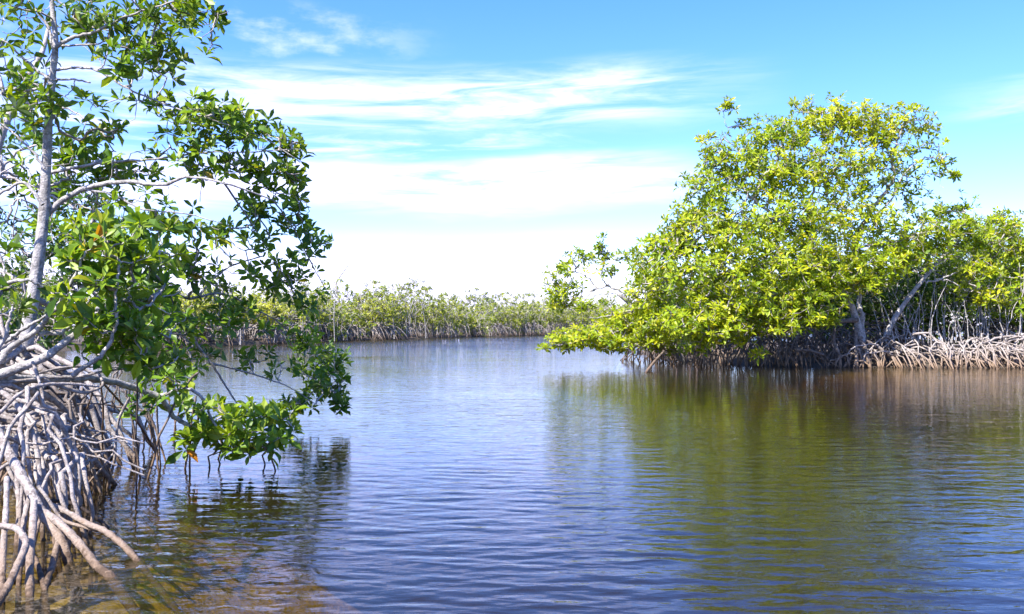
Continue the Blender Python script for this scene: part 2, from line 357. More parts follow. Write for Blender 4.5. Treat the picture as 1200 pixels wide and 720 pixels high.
class Tree:
    def __init__(s, name, base, label, cat='tree', group=None, bark=None, twig=None):
        s.o = empty(name, tuple(base), label, cat, group); s.base = np.array(base, float)
        s.nodes = []; s.par = []; s.cnt = []
        s.bark = bark or M_BARK; s.twig = twig or M_TWIG; s.rootm = M_ROOT
        s.tips = []
    def _loc(s, P): return np.asarray(P, float) - s.base
    def wood(s, name, pts, r0, r1, sub=6, sides=9, knob=0.04, wob=0.0, mat=None, skel=True, power=0.8, label=None):
        P = smooth_line(pts, sub)
        if wob: P[1:-1] += rng.normal(0, wob, (len(P) - 2, 3))
        r = r0 + (r1 - r0) * np.linspace(0, 1, len(P)) ** power
        T_ = Tubes(); T_.add(s._loc(P), r, sides, knob)
        o = T_.build(name, mat or s.bark, s.o)
        if label: o['label'] = label
        if skel:
            for k, p in enumerate(P):
                if skel == 'tip' and k < len(P) * 0.35: continue
                s.nodes.append(p); s.par.append(-1)
        return o
    def crown(s, blobs, bare=0.12, ax_up=0.55, tuft=.7):
        """blobs: (centre, radii, count, tone). twigs grow from the skeleton to every tip"""
        pts = []; ax = []; tn = []; lf = []
        for c, rad, n, tone in blobs:
            d = unit(rng.normal(0, 1, (n, 3))); q = rng.random(n) ** 0.42
            if n > 14:      # leaves gather in tufts with gaps between them
                kk = max(2, n // 8); sub = rng.integers(0, kk, n); near = rng.random(n) < tuft
                off = d * q[:, None]; cen = off[:kk][sub]
                off = np.where(near[:, None], cen + rng.normal(0, .16, (n, 3)), off)
            else: off = d * q[:, None]
            p = np.asarray(c) + off * np.asarray(rad)
            pts.append(p)
            outw = d * np.array([1, 1, 0.8]) + rng.normal(0, 0.35, (n, 3)); outw[:, 2] += ax_up * 1.6
            ax.append(unit(outw)); tn.append(np.clip(tone + rng.normal(0, 0.13, n), 0, 0.93)); lf.append(rng.random(n) > bare)
        pts = np.vstack(pts); ax = np.vstack(ax); tn = np.concatenate(tn); lf = np.concatenate(lf)
        ok = pts[:, 2] > 0.11
        pts, ax, tn, lf = pts[ok], ax[ok], tn[ok], lf[ok]
        S = np.array(s.nodes)
        d0 = np.array([np.min(np.sum((S - p) ** 2, 1)) for p in pts])
        order = np.argsort(d0)
        cap = len(S) + 3 * len(pts) + 5
        ND = np.empty((cap, 3)); ND[:len(S)] = S; n = len(S)
        PR = np.full(cap, -1); CT = np.zeros(cap)
        chains = []
        for i in order:
            p = pts[i]
            dd = np.sum((ND[:n] - p) ** 2, 1)
            j = int(np.argmin(dd)); a = ND[j]; L = math.sqrt(dd[j])
            if L < 1e-3: continue
            g = ax[i] * 0.25 * L
            m1 = a + (p - a) * 0.38 + rng.normal(0, 0.09 * L, 3) - g * 0.5
            m2 = a + (p - a) * 0.74 + rng.normal(0, 0.07 * L, 3) - g * 0.55
            ND[n], ND[n + 1], ND[n + 2] = m1, m2, p
            PR[n], PR[n + 1], PR[n + 2] = j, n, n + 1
            chains.append((j, n, n + 1, n + 2)); n += 3
            q = n - 1
            while q >= 0 and PR[q] >= 0:
                CT[q] += 1; q = PR[q]
        s.ND, s.chains, s.CT = ND, chains, CT
        s.tip_pos, s.tip_ax, s.tip_tone, s.tip_leaf = pts, ax, tn, lf
    def twigs(s, r0=0.0035, pw=0.42, sides=4, name='twigs', rmax=0.05):
        T_ = Tubes()
        for ch in s.chains:
            P = s.ND[list(ch)]; c = np.maximum(s.CT[list(ch)], 1); c[0] = c[1]
            T_.add(s._loc(P), np.minimum(r0 * c ** pw, rmax), sides, 0, close=False)
        o = T_.build(name, s.twig, s.o)
        if o: o['kind'] = 'stuff'
    def leaves(s, length, per, mat, res, singles=0, name='foliage'):
        k = s.tip_leaf
        fr = rosette_leaves(s._loc(s.tip_pos[k]), s.tip_ax[k], s.tip_tone[k], length, per)
        if singles:
            wpos = fr[0] + s.base + fr[2] * 0.5
            Yd = wpos[:, 1]; u = 600 + wpos[:, 0] / Yd * FOC; v = 381 - (wpos[:, 2] - CAM_H) / Yd * FOC
            nrm = unit(fr[3]); view = unit(np.array([0, 0, CAM_H]) - wpos)
            size = np.linalg.norm(fr[2], axis=1) * np.linalg.norm(fr[1], axis=1) / Yd ** 2 * (0.25 + np.abs(np.sum(nrm * view, 1)))
            size[(u < 2) | (u > 1198) | (v < 2) | (v > 718)] = 0
            size *= 1.0 + 0.6 * (np.argsort(np.argsort(-Yd)) / len(Yd))
            pick = np.argsort(-size)[:singles]
            for i in pick:
                l = bpy.data.objects.new('leaf', LEAF_ME[i % 5]); C.objects.link(l); l.parent = s.o
                mx = mathutils.Matrix(((fr[1][i][0], fr[2][i][0], fr[3][i][0], fr[0][i][0]), (fr[1][i][1], fr[2][i][1], fr[3][i][1], fr[0][i][1]), (fr[1][i][2], fr[2][i][2], fr[3][i][2], fr[0][i][2]), (0, 0, 0, 1)))
                l.matrix_local = mx
            keep = np.ones(len(fr[0]), bool); keep[pick] = False
            fr = tuple(a[keep] for a in fr)
        o = leaves_mesh(name, fr, mat, s.o, res); o['kind'] = 'stuff'
    def root(s, pts, r0, r1, sub=9, sides=10, knob=0.075, mat=None, sink=0.35, name='prop_root'):
        P = smooth_line(pts, sub)
        if sink and P[-1][2] < 0.25:
            d = unit(P[-1] - P[-2]); d[2] = min(d[2], -0.5); P = np.vstack([P, P[-1] + d * (sink / -d[2])])
        r = r0 + (r1 - r0) * np.linspace(0, 1, len(P))
        T_ = Tubes(); T_.add(s._loc(P), r, sides, knob)
        return T_.build(name, mat or s.rootm, s.o)
    def root_arc(s, p0, p1, r0, r1, lift=0.12, bend=0.62, sub=9, sides=6, collect=None, wob=0.03):
        p0, p1 = np.asarray(p0, float), np.asarray(p1, float)
        c = p0 + (p1 - p0) * bend; c[2] = p0[2] + lift
        q = np.linspace(0, 1, sub)[:, None]
        P = (1 - q) ** 2 * p0 + 2 * q * (1 - q) * c + q * q * p1
        P[1:-1] += rng.normal(0, wob, (sub - 2, 3))
        r = r0 + (r1 - r0) * q[:, 0]
        if collect is not None:
            collect.add(s._loc(P), r, max(4, sides - 2), 0.05); return P
        T_ = Tubes(); T_.add(s._loc(P), r, sides, 0.06); T_.build('prop_root', s.rootm, s.o)
        return P

# ---------------------------------------------------------------- terrain and water
LAND = [
    np.array([(-3.25, -40), (-2.7, 1.5), (-2.5, 3.5), (-3.3, 4.8), (-4.4, 6.6), (-6.0, 8.4), (-8.0, 11), (-10.5, 16), (-15, 24), (-19, 32), (-17, 41), (-13.8, 47.5), (-9.4, 64), (-3.4, 78), (4.4, 92), (22, 112), (60, 135), (300, 160), (4000, 200), (4000, 5000), (-4000, 5000), (-4000, -40)]),
    np.array([(4.2, 28.8), (5.0, 24.8), (6.5, 22.5), (8.4, 21.9), (10.6, 21.6), (14.5, 21.3), (22, 20.5), (60, 14), (60, 34), (30, 52), (16, 50), (8, 42), (4.6, 34)]),
]
def sdf(poly, x, y):
    d = np.full(x.shape, 1e18); inside = np.zeros(x.shape, bool)
    n = len(poly)
    for i in range(n):
        a, b = poly[i], poly[(i + 1) % n]
        e = b - a; wx, wy = x - a[0], y - a[1]
        t = np.clip((wx * e[0] + wy * e[1]) / (e @ e), 0, 1)
        d = np.minimum(d, (wx - t * e[0]) ** 2 + (wy - t * e[1]) ** 2)
        c = ((a[1] <= y) & (b[1] > y)) | ((b[1] <= y) & (a[1] > y))
        with np.errstate(divide='ignore', invalid='ignore'):
            xi = a[0] + (y - a[1]) * e[0] / e[1]
        inside ^= c & (x < xi)
    d = np.sqrt(d)
    return np.where(inside, -d, d)
def axis_pts(lo, hi, fine_lo, fine_hi, step, grow=1.22):
    p = list(np.arange(fine_lo, fine_hi + 1e-6, step)); s_ = step
    while p[-1] < hi: s_ *= grow; p.append(p[-1] + s_)
    s_ = step
    while p[0] > lo: s_ *= grow; p.insert(0, p[0] - s_)
    return np.array(p)
gx = axis_pts(-4000, 4000, -22, 22, 0.32); gy = axis_pts(-60, 5000, 0, 60, 0.36)
X_, Y_ = np.meshgrid(gx, gy)
D = np.minimum(sdf(LAND[0], X_, Y_), sdf(LAND[1], X_, Y_))
bumps = 0.05 * np.sin(X_ * 2.3 + 1.3 * np.sin(Y_ * 1.1)) * np.sin(Y_ * 1.9 + np.sin(X_ * 1.7)) + 0.03 * np.sin(X_ * 5.1 + Y_ * 3.7)
Dw = np.clip(D + 0.28 * np.sin(X_ * 2.7 + Y_ * 1.3) + 0.18 * np.sin(Y_ * 3.9 - X_ * 1.8), 0, 9)
shelf = -0.09 - 0.07 * np.clip(Dw, 0, 1) - 0.17 * np.clip(Dw - 0.4, 0, 3) ** 1.6 - 0.45 * np.clip(Dw - 1.5, 0, 4.0)
hgt = np.where(D < 0, np.minimum(0.16, -D * 0.30 - 0.05), shelf + 0.04 * np.clip(D, 0, 1) * 0) + bumps * np.where(np.abs(D) < 60, 1, 0)
ny, nx = X_.shape
ii = (np.arange(ny - 1)[:, None] * nx + np.arange(nx - 1)[None, :]).ravel()
terr = mesh_obj('riverbed', np.stack([X_.ravel(), Y_.ravel(), hgt.ravel()], 1), np.stack([ii, ii + 1, ii + nx + 1, ii + nx], 1), M_MUD)
terr['kind'] = 'structure'; terr['label'] = 'amber brown muddy river bed rising into dark peat banks under the mangroves'

rows = [0.0005, 0.2, 0.5, 0.9, 1.3]
while rows[-1] < 900:
    r_ = rows[-1]; rows.append(r_ + (0.05 if r_ < 2.3 else max(0.011, r_ * r_ / 1091 * 0.95)) * (1 if r_ < 100 else 3))
rows = np.array(rows)
th = np.concatenate([np.arange(-180, -38, 3.0), np.arange(-38, 38, 0.125), np.arange(38, 180, 3.0)])
RR, TT = np.meshgrid(rows, np.radians(th), indexing='ij')
WX, WY = RR * np.sin(TT), RR * np.cos(TT)
drow = np.gradient(rows)[:, None] * np.ones_like(TT)
dcol = RR * np.where(np.abs(TT) < R(37.9), R(0.125), R(3.0))
ZZ = np.zeros_like(WX)
for lam in np.geomspace(0.042, 0.24, 60):
    ang = rng.normal(0.10, 0.36); kx, ky = math.sin(ang) * 2 * math.pi / lam, math.cos(ang) * 2 * math.pi / lam
    slope = 0.0124 * (1.0 if lam > 0.09 else 0.7) * (0.65 if lam > 0.28 else 1.0)
    amp = slope * lam / (2 * math.pi) * rng.uniform(0.6, 1.3)
    att = np.clip(lam / (2.6 * drow) - 0.6, 0, 1) * np.clip(lam / (3.0 * dcol) - 0.6, 0, 1)
    # slow envelope so that crests are short and come in groups
    e1_, e2_ = rng.uniform(0.5, 1.6, 2) / (lam * 6)
    env = 0.65 + 0.5 * np.sin(WX * e1_ * 2.1 + rng.uniform(0, 6)) * np.sin(WY * e2_ + WX * e1_ * 0.4 + rng.uniform(0, 6))
    ZZ += amp * att * env * np.sin(kx * WX + ky * WY + rng.uniform(0, 6.28))
calm = 0.82 + 0.22 * np.sin(WX * 0.9 + 1.2 * np.sin(WY * 0.55) + 1) + 0.18 * np.sin(WY * 1.15 + 1.5 * np.sin(WX * 0.6 + 2)) + 0.1 * np.sin(WX * 2.1 - WY * 1.7)
ZZ *= np.clip(calm, 0.35, 1.3)
nr, nc = WX.shape
i0 = np.arange(nr - 1)[:, None] * nc; j0 = np.arange(nc)[None, :]; j1 = (j0 + 1) % nc
qf = np.stack([i0 + j0, i0 + j1, i0 + nc + j1, i0 + nc + j0], -1).reshape(-1, 4)
wat = mesh_obj('water', np.stack([WX.ravel(), WY.ravel(), ZZ.ravel()], 1), qf, M_WATER)
wat['kind'] = 'structure'; wat['label'] = 'rippled tea brown lagoon water reflecting sky and mangroves'

# ---------------------------------------------------------------- left: tall pale-trunked mangrove
def line(*p, Y=None):
    return [at(q[0], q[1], q[2] if len(q) > 2 else Y) for q in p]
def blob(u, v, ru, rv, Y, ry, n, tone=0.4):
    return (at(u, v, Y), (ru / FOC * Y, ry, rv / FOC * Y), n, tone)

tall = Tree('mangrove_tree', (at(25, 440, 6.6)[0], 6.6, 0.0), 'tall near mangrove with upright pale grey trunk and long limbs over the water')
tall.wood('trunk', line((16, 520, 6.55), (24, 450, 6.6), (33, 385, 6.6), (42, 325, 6.65), (50, 265, 6.65), (54, 200, 6.7), (57, 140, 6.7), (61, 92, 6.75), (65, 50, 6.75), (61, 5, 6.8), (57, -70, 6.8), (62, -150, 6.85)), 0.062, 0.010, power=0.85, sides=14, knob=0.03, sub=8)
def tl(pts, r0, r1, Y=6.7, **k): return tall.wood('limb', line(*pts, Y=Y), r0 * .52, max(r1 * .55, .003), sub=6, sides=8, knob=0.05, wob=0.003, **k)
tl([(56, 250), (75, 234), (105, 219), (150, 213, 6.6), (190, 217, 6.5), (218, 208, 6.45), (262, 214, 6.4), (320, 235, 6.6)], 0.050, 0.010)
tl([(100, 222), (135, 229), (168, 246), (215, 250), (260, 262)], 0.022, 0.007)
tl([(58, 203), (90, 196), (130, 190), (180, 187), (232, 180), (300, 178), (352, 175)], 0.030, 0.006, Y=6.9)
tl([(62, 82), (92, 80), (114, 83), (150, 104), (190, 121), (240, 138), (300, 158), (345, 185)], 0.022, 0.006, Y=6.75)
tl([(64, 56), (88, 43), (110, 38), (145, 21), (190, 6), (232, -8), (258, -22)], 0.030, 0.007, Y=6.7)
tl([(67, 54), (95, 53), (118, 51), (128, 45)], 0.018, 0.008, Y=6.9)
tl([(114, 83), (122, 76), (126, 60), (128, 38), (140, 22)], 0.012, 0.008, Y=6.75)
tl([(60, 94), (84, 93), (106, 97)], 0.017, 0.011, Y=6.6, skel=False)
tl([(88, 93), (86, 103), (76, 114)], 0.010, 0.006, Y=6.6, skel=False)
tl([(58, 92), (45, 84), (25, 67), (8, 50), (-25, 35)], 0.024, 0.010, Y=6.6)
tl([(52, 198), (40, 180), (25, 165), (8, 150), (-30, 125)], 0.022, 0.010, Y=6.5)
tl([(50, 240), (28, 214), (0, 228), (-40, 245)], 0.026, 0.014, Y=6.4)
tl([(64, 60), (55, 30), (40, 10), (20, -20), (0, -60)], 0.022, 0.008, Y=6.9)
tl([(62, 0), (85, 12), (95, 30), (110, 60), (125, 85)], 0.018, 0.006, Y=7.3)
tl([(60, -40), (90, -60), (130, -50), (180, -30)], 0.020, 0.006, Y=6.9)
# limbs that reach out over the water behind the near shrub
tl([(38, 350, 6.65), (90, 366, 7.0), (150, 352, 7.3), (195, 344, 7.5), (228, 350, 7.6), (250, 326, 7.7), (275, 310, 7.8), (310, 300, 8.0)], 0.042, 0.010)
tl([(226, 349, 7.6), (262, 345, 7.9), (300, 362, 8.3), (340, 388, 8.7), (375, 420, 9.1), (398, 455, 9.3)], 0.024, 0.006)
tl([(195, 344, 7.5), (225, 395, 7.8), (250, 430, 7.9), (268, 458, 8.0), (285, 485, 8.0)], 0.034, 0.012)
tl([(245, 425, 7.9), (290, 437, 8.2), (335, 452, 8.5), (370, 474, 8.8)], 0.020, 0.005)
tl([(320, 235, 6.9), (345, 270, 7.6), (365, 310, 8.2), (385, 345, 8.7)], 0.014, 0.005)
tl([(262, 214, 6.5), (290, 255, 7.0), (318, 300, 7.6), (345, 345, 8.2), (370, 395, 8.8)], 0.016, 0.005)
B = [
    # top
    blob(30, 15, 60, 35, 6.9, 1.0, 42, .40), blob(120, 15, 55, 26, 6.9, .9, 34, .38), blob(195, 10, 50, 24, 6.9, .7, 30, .38), blob(245, 5, 24, 26, 6.8, .4, 10, .42),
    blob(150, 45, 45, 22, 7.0, .7, 16, .34), blob(190, 60, 22, 18, 6.9, .4, 8, .38), blob(238, 58, 12, 16, 6.8, .3, 5, .5), blob(160, 75, 26, 22, 6.8, .5, 12, .33), blob(195, 85, 12, 12, 6.8, .3, 4, .3),
    blob(15, 70, 40, 36, 6.7, .8, 26, .42), blob(20, 130, 40, 30, 6.9, .8, 16, .38),
    # shoulder
    blob(95, 135, 38, 22, 6.9, .5, 14, .35), blob(90, 165, 50, 26, 7.2, .7, 24, .38), blob(185, 122, 40, 14, 6.9, .5, 12, .38),
    blob(255, 135, 40, 22, 7.0, .6, 32, .42), blob(300, 155, 34, 22, 7.0, .6, 26, .42), blob(340, 168, 20, 14, 7.1, .3, 8, .45), blob(205, 155, 45, 20, 7.0, .5, 12, .38),
    blob(150, 195, 60, 22, 7.2, .7, 22, .35), blob(240, 185, 50, 22, 7.1, .6, 18, .35), blob(300, 195, 40, 22, 7.1, .6, 20, .33), blob(345, 205, 20, 34, 7.3, .4, 18, .45),
    blob(350, 250, 16, 26, 7.8, .4, 12, .28), blob(300, 235, 30, 22, 7.4, .5, 12, .33), blob(372, 280, 18, 16, 8.1, .4, 8, .4),
    # belly
    blob(90, 215, 60, 30, 7.6, .8, 30, .34), blob(190, 250, 70, 32, 7.4, .8, 34, .34), blob(230, 275, 50, 26, 7.2, .6, 16, .42), blob(310, 275, 40, 25, 7.6, .6, 15, .40),
    blob(350, 310, 30, 24, 8.2, .5, 14, .30), blob(290, 320, 42, 26, 7.8, .6, 18, .36), blob(220, 320, 60, 30, 7.6, .8, 34, .30), blob(180, 300, 50, 26, 7.3, .7, 24, .36),
    blob(110, 275, 70, 30, 7.6, .8, 30, .32), blob(360, 345, 24, 22, 8.6, .5, 10, .30), blob(250, 370, 60, 26, 7.8, .7, 26, .30), blob(180, 380, 55, 30, 7.4, .7, 34, .30),
    blob(215, 420, 46, 26, 7.6, .6, 26, .28), blob(310, 385, 36, 20, 8.4, .5, 9, .32), blob(290, 420, 30, 14, 8.2, .4, 7, .33),
    blob(368, 395, 26, 34, 8.9, .5, 28, .32), blob(385, 440, 24, 32, 9.2, .5, 40, .32), blob(355, 465, 22, 16, 9.1, .4, 16, .36), blob(335, 430, 22, 22, 8.9, .4, 10, .34), blob(402, 465, 12, 16, 9.3, .3, 12, .3),
]
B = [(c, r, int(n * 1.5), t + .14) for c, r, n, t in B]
tall.crown(B, bare=0.33, tuft=.3)
tall.twigs(r0=0.0028, pw=0.40, sides=4, rmax=0.03)
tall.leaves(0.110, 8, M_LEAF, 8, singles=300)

# ---------------------------------------------------------------- left: near shrub on stilt roots
shrub = Tree('mangrove_tree', (-2.95, 4.7, 0.0), 'low near mangrove on a tangle of grey stilt roots with bright green leaf whorls')
def sl_(pts, r0, r1, Y=4.9, **k): return shrub.wood('limb', line(*pts, Y=Y), r0, r1, sub=6, sides=8, knob=0.05, wob=0.004, **k)
shrub.wood('trunk', line((-60, 560, 4.75), (-45, 480, 4.75), (-20, 448, 4.8), (10, 436, 4.85), (50, 420, 4.9), (75, 402, 4.95), (93, 388, 5.0)), 0.045, 0.016, sub=7, sides=10)
sl_([(0, 425), (12, 408), (40, 390), (58, 370), (76, 345), (90, 320), (100, 295)], 0.020, 0.006)
sl_([(5, 402), (25, 388), (45, 375), (64, 362)], 0.012, 0.006, Y=5.0)
sl_([(10, 332, 4.7), (32, 328, 4.7), (50, 338, 4.75), (64, 356, 4.9)], 0.011, 0.006)
sl_([(45, 392, 4.9), (75, 388, 5.0), (85, 370, 5.1), (105, 352, 5.1)], 0.012, 0.006)
sl_([(85, 440), (100, 430), (120, 415), (132, 395), (136, 370), (134, 350), (140, 320)], 0.015, 0.007, Y=5.0)
sl_([(-30, 440, 4.6), (0, 405, 4.6), (10, 375, 4.6), (15, 360, 4.6)], 0.014, 0.006)
sl_([(93, 388, 5.0), (130, 375, 5.1), (170, 360, 5.2), (190, 340, 5.3)], 0.014, 0.006)
sl_([(-20, 445, 4.8), (60, 445, 5.3), (120, 445, 5.8), (165, 458, 6.1), (188, 466, 6.2), (202, 486, 6.3), (222, 500, 6.35), (255, 520, 6.4)], 0.030, 0.014)
sl_([(188, 464, 6.2), (220, 456, 6.2), (238, 468, 6.25), (248, 490, 6.3), (262, 505, 6.3), (300, 500, 6.35), (335, 490, 6.4)], 0.014, 0.006)
sl_([(240, 512, 6.4), (270, 515, 6.35), (300, 525, 6.3), (325, 515, 6.3)], 0.010, 0.005)
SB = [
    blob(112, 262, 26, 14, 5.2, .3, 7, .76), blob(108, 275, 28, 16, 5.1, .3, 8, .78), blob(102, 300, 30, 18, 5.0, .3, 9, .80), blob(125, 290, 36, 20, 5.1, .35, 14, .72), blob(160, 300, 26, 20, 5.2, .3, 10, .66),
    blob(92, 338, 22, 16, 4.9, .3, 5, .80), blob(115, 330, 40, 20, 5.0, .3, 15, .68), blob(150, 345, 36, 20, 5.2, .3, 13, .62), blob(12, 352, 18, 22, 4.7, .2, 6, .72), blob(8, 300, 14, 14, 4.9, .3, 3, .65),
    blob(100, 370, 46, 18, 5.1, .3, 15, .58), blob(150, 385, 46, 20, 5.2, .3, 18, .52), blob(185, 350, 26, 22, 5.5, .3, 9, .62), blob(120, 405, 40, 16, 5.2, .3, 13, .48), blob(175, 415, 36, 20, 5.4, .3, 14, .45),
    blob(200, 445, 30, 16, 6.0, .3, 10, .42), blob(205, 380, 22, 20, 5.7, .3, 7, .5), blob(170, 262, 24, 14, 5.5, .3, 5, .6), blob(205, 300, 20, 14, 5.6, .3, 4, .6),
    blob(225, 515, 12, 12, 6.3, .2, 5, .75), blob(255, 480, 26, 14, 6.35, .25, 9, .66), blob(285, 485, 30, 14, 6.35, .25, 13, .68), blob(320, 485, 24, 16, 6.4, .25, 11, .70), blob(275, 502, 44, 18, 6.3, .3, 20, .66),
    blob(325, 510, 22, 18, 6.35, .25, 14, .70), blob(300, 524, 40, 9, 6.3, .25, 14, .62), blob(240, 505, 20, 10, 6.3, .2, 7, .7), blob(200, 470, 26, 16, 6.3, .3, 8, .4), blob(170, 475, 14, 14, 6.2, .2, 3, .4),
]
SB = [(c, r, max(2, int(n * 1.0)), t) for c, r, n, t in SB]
shrub.crown(SB, bare=0.10, tuft=.35)
shrub.twigs(r0=0.0038, pw=0.40, sides=5, rmax=0.02)
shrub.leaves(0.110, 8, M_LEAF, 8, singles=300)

def wl(v): return CAM_H * FOC / (v - 381.0)     # depth at which the water surface shows at row v
def rt(pts, r0, r1, Yt, Yb=None, **k):
    """root traced from top to foot; depth slides from Yt to the foot's own depth on the water"""
    Yb = Yb or wl(pts[-1][1])
    n = len(pts)
    L = np.array([0] + [math.hypot(pts[i + 1][0] - pts[i][0], pts[i + 1][1] - pts[i][1]) for i in range(n - 1)]).cumsum(); L = L / L[-1]
    shrub.root([at(p[0], p[1], Yt + (Yb - Yt) * l) for p, l in zip(pts, L)], r0, r1, **k)
K = 0.0038      # metres per photo pixel at about 4 m
rt([(-22, 478), (0, 512), (18, 545), (38, 580), (50, 602), (66, 624), (75, 642), (80, 658)], 6.5*K, 5.5*K, 4.5, 3.95, sink=0.30)
rt([(40, 588), (38, 625), (35, 660), (35, 697)], 4.2*K, 4.6*K, 4.12)
rt([(46, 596), (68, 612), (92, 636), (112, 662), (127, 674)], 4.6*K, 5.0*K, 4.15)
rt([(60, 592), (82, 602), (102, 614), (122, 622), (143, 638), (160, 656)], 3.6*K, 4.0*K, 4.3)
rt([(45, 570), (56, 585), (72, 608), (95, 617), (122, 624)], 2.4*K, 1.8*K, 4.25, 4.15, sink=0)
rt([(-14, 618), (6, 617), (20, 620), (28, 630), (30, 640), (20, 664), (8, 690), (-6, 712)], 3.6*K, 3.8*K, 3.9)
rt([(68, 632), (62, 660), (53, 688)], 3.4*K, 3.6*K, 4.05)
rt([(38, 648), (45, 665), (52, 690)], 3.0*K, 3.0*K, 3.95)
rt([(34, 652), (14, 676), (0, 700), (-8, 716)], 3.2*K, 3.4*K, 3.9)
rt([(8, 560), (7, 600), (4, 640), (2, 692)], 3.2*K, 3.6*K, 4.1)
rt([(38, 575), (30, 600), (25, 640), (22, 685)], 3.8*K, 3.0*K, 4.3)
rt([(35, 492), (45, 515), (50, 545), (53, 575), (57, 600), (62, 625)], 3.4*K, 3.0*K, 4.8, 4.3)
rt([(34, 486), (23, 503), (18, 530), (20, 560), (22, 600), (18, 650)], 3.4*K, 3.0*K, 4.7, 4.2)
rt([(38, 424), (44, 440), (50, 465), (50, 490), (57, 515), (60, 540), (66, 575), (75, 620)], 2.2*K, 2.2*K, 4.8, 4.5)
rt([(8, 482), (30, 481), (58, 484), (84, 494), (96, 505), (106, 540), (118, 575)], 3.2*K, 2.4*K, 4.8)
rt([(-10, 492), (4, 480), (20, 464), (45, 452), (80, 450), (116, 453)], 2.8*K, 2.0*K, 4.5, 4.9, sink=0)
rt([(152, 466), (140, 490), (136, 515), (134, 540), (126, 572)], 2.2*K, 2.4*K, 5.6)
rt([(132, 522), (116, 535), (98, 546), (82, 556), (70, 562)], 2.2*K, 2.4*K, 5.4, 5.2, sink=0)
rt([(134, 530), (120, 548), (105, 565), (98, 578)], 1.8*K, 1.8*K, 5.6)
rt([(96, 520), (103, 540), (112, 560), (118, 578)], 2.0*K, 2.0*K, 5.5)
rt([(118, 508), (104, 515), (96, 525)], 2.0*K, 1.8*K, 5.4, 5.4, sink=0)
rt([(84, 458), (90, 480), (100, 500), (110, 520), (128, 560)], 3.0*K, 2.6*K, 5.3)
rt([(-5, 420), (20, 450), (50, 462), (75, 480), (95, 510), (115, 545), (135, 568)], 5.2*K, 3.6*K, 4.9)
rt([(-10, 450), (15, 470), (35, 500), (45, 540), (48, 590)], 4.0*K, 3.0*K, 4.7, 4.4)
rt([(-12, 448), (20, 447), (55, 443), (92, 442), (118, 436), (150, 432)], 3.0*K, 1.6*K, 4.8, 5.4, sink=0)
rt([(20, 445), (60, 434), (90, 430), (130, 431), (152, 428)], 2.0*K, 1.4*K, 5.1, 5.8, sink=0)
rt([(50, 445), (80, 456), (100, 460), (120, 452), (116, 438)], 3.0*K, 2.0*K, 4.9, 5.3, sink=0)
rt([(-8, 505), (12, 500), (30, 497), (46, 493)], 2.4*K, 1.8*K, 4.6, 4.7, sink=0)
rt([(-8, 555), (8, 545), (20, 540)], 2.0*K, 1.6*K, 4.4, 4.5, sink=0)
rt([(118, 446), (150, 482), (168, 505), (182, 530)], 1.9*K, 2.4*K, 5.9, mat=M_BROWN)
rt([(118, 450), (121, 480), (120, 515), (122, 560)], 1.6*K, 1.4*K, 5.6, mat=M_BROWN)
rt([(160, 428), (161, 470), (159, 520), (160, 575)], 1.4*K, 1.4*K, 5.6, mat=M_DARKWOOD)
rt([(184, 458), (184, 490), (188, 545)], 2.6*K, 1.6*K, 6.4)
rt([(108, 462), (95, 500), (84, 534)], 1.2*K, 1.0*K, 5.0, 5.3, sink=0, mat=M_BROWN)
rt([(0, 545), (20, 536), (48, 538)], 1.2*K, 1.0*K, 4.3, 4.4, sink=0, mat=M_BROWN)
rt([(60, 587), (84, 590), (108, 604), (126, 618), (140, 630)], 2.6*K, 2.2*K, 4.5, 4.6, mat=M_DARKWOOD)
# roots deeper inside the tangle: hoops and braces in every direction, shade towards the back painted in as darker bark
for q in range(104):
    back = rng.random() < .55
    y0 = rng.uniform(5.1, 7.0) if back else rng.uniform(4.4, 5.3)
    x0 = rng.uniform(-.66, -.48) * y0; h0 = rng.uniform(.25, .72)
    a_ = rng.uniform(-2.4, .6); dd = rng.uniform(.3, 1.0)
    x1 = x0 + math.cos(a_) * dd; y1 = max(y0 + math.sin(a_) * dd * .8, 4.2)
    x1 = min(x1, -.455 * y1 - rng.random() * .3)
    shrub.rootm = M_ROOT_SHADE_TONE if back else M_ROOT
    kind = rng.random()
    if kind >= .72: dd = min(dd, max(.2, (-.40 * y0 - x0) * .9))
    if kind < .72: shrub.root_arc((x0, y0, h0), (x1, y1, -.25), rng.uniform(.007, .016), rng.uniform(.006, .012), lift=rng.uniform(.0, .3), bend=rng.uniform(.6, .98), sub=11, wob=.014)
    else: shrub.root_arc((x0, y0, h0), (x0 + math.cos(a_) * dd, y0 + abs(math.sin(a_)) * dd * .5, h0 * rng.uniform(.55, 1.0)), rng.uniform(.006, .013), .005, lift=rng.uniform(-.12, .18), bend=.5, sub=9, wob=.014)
shrub.rootm = M_ROOT_SHADE_TONE
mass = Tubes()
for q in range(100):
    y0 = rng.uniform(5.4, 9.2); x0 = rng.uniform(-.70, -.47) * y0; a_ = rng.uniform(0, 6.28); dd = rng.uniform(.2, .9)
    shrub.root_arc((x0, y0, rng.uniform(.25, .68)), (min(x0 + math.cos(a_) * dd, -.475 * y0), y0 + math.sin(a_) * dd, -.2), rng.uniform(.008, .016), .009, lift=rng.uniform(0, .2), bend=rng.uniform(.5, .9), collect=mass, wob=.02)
o = mass.build('prop_roots', M_ROOT_SHADE_TONE, shrub.o); o['kind'] = 'stuff'
# thin dark hanging roots behind, standing in the water
for q in range(20):
    u = rng.uniform(95, 215); Yq = rng.uniform(6.0, 9.0); p = at(u, 430, Yq); x = p[0]
    shrub.root_arc((x + rng.normal(0, .12), Yq, rng.uniform(.45, .75)), (x + rng.normal(0, .12), Yq + rng.normal(0, .1), -0.25), 0.009, 0.007, lift=-0.1, bend=0.5, wob=0.01)
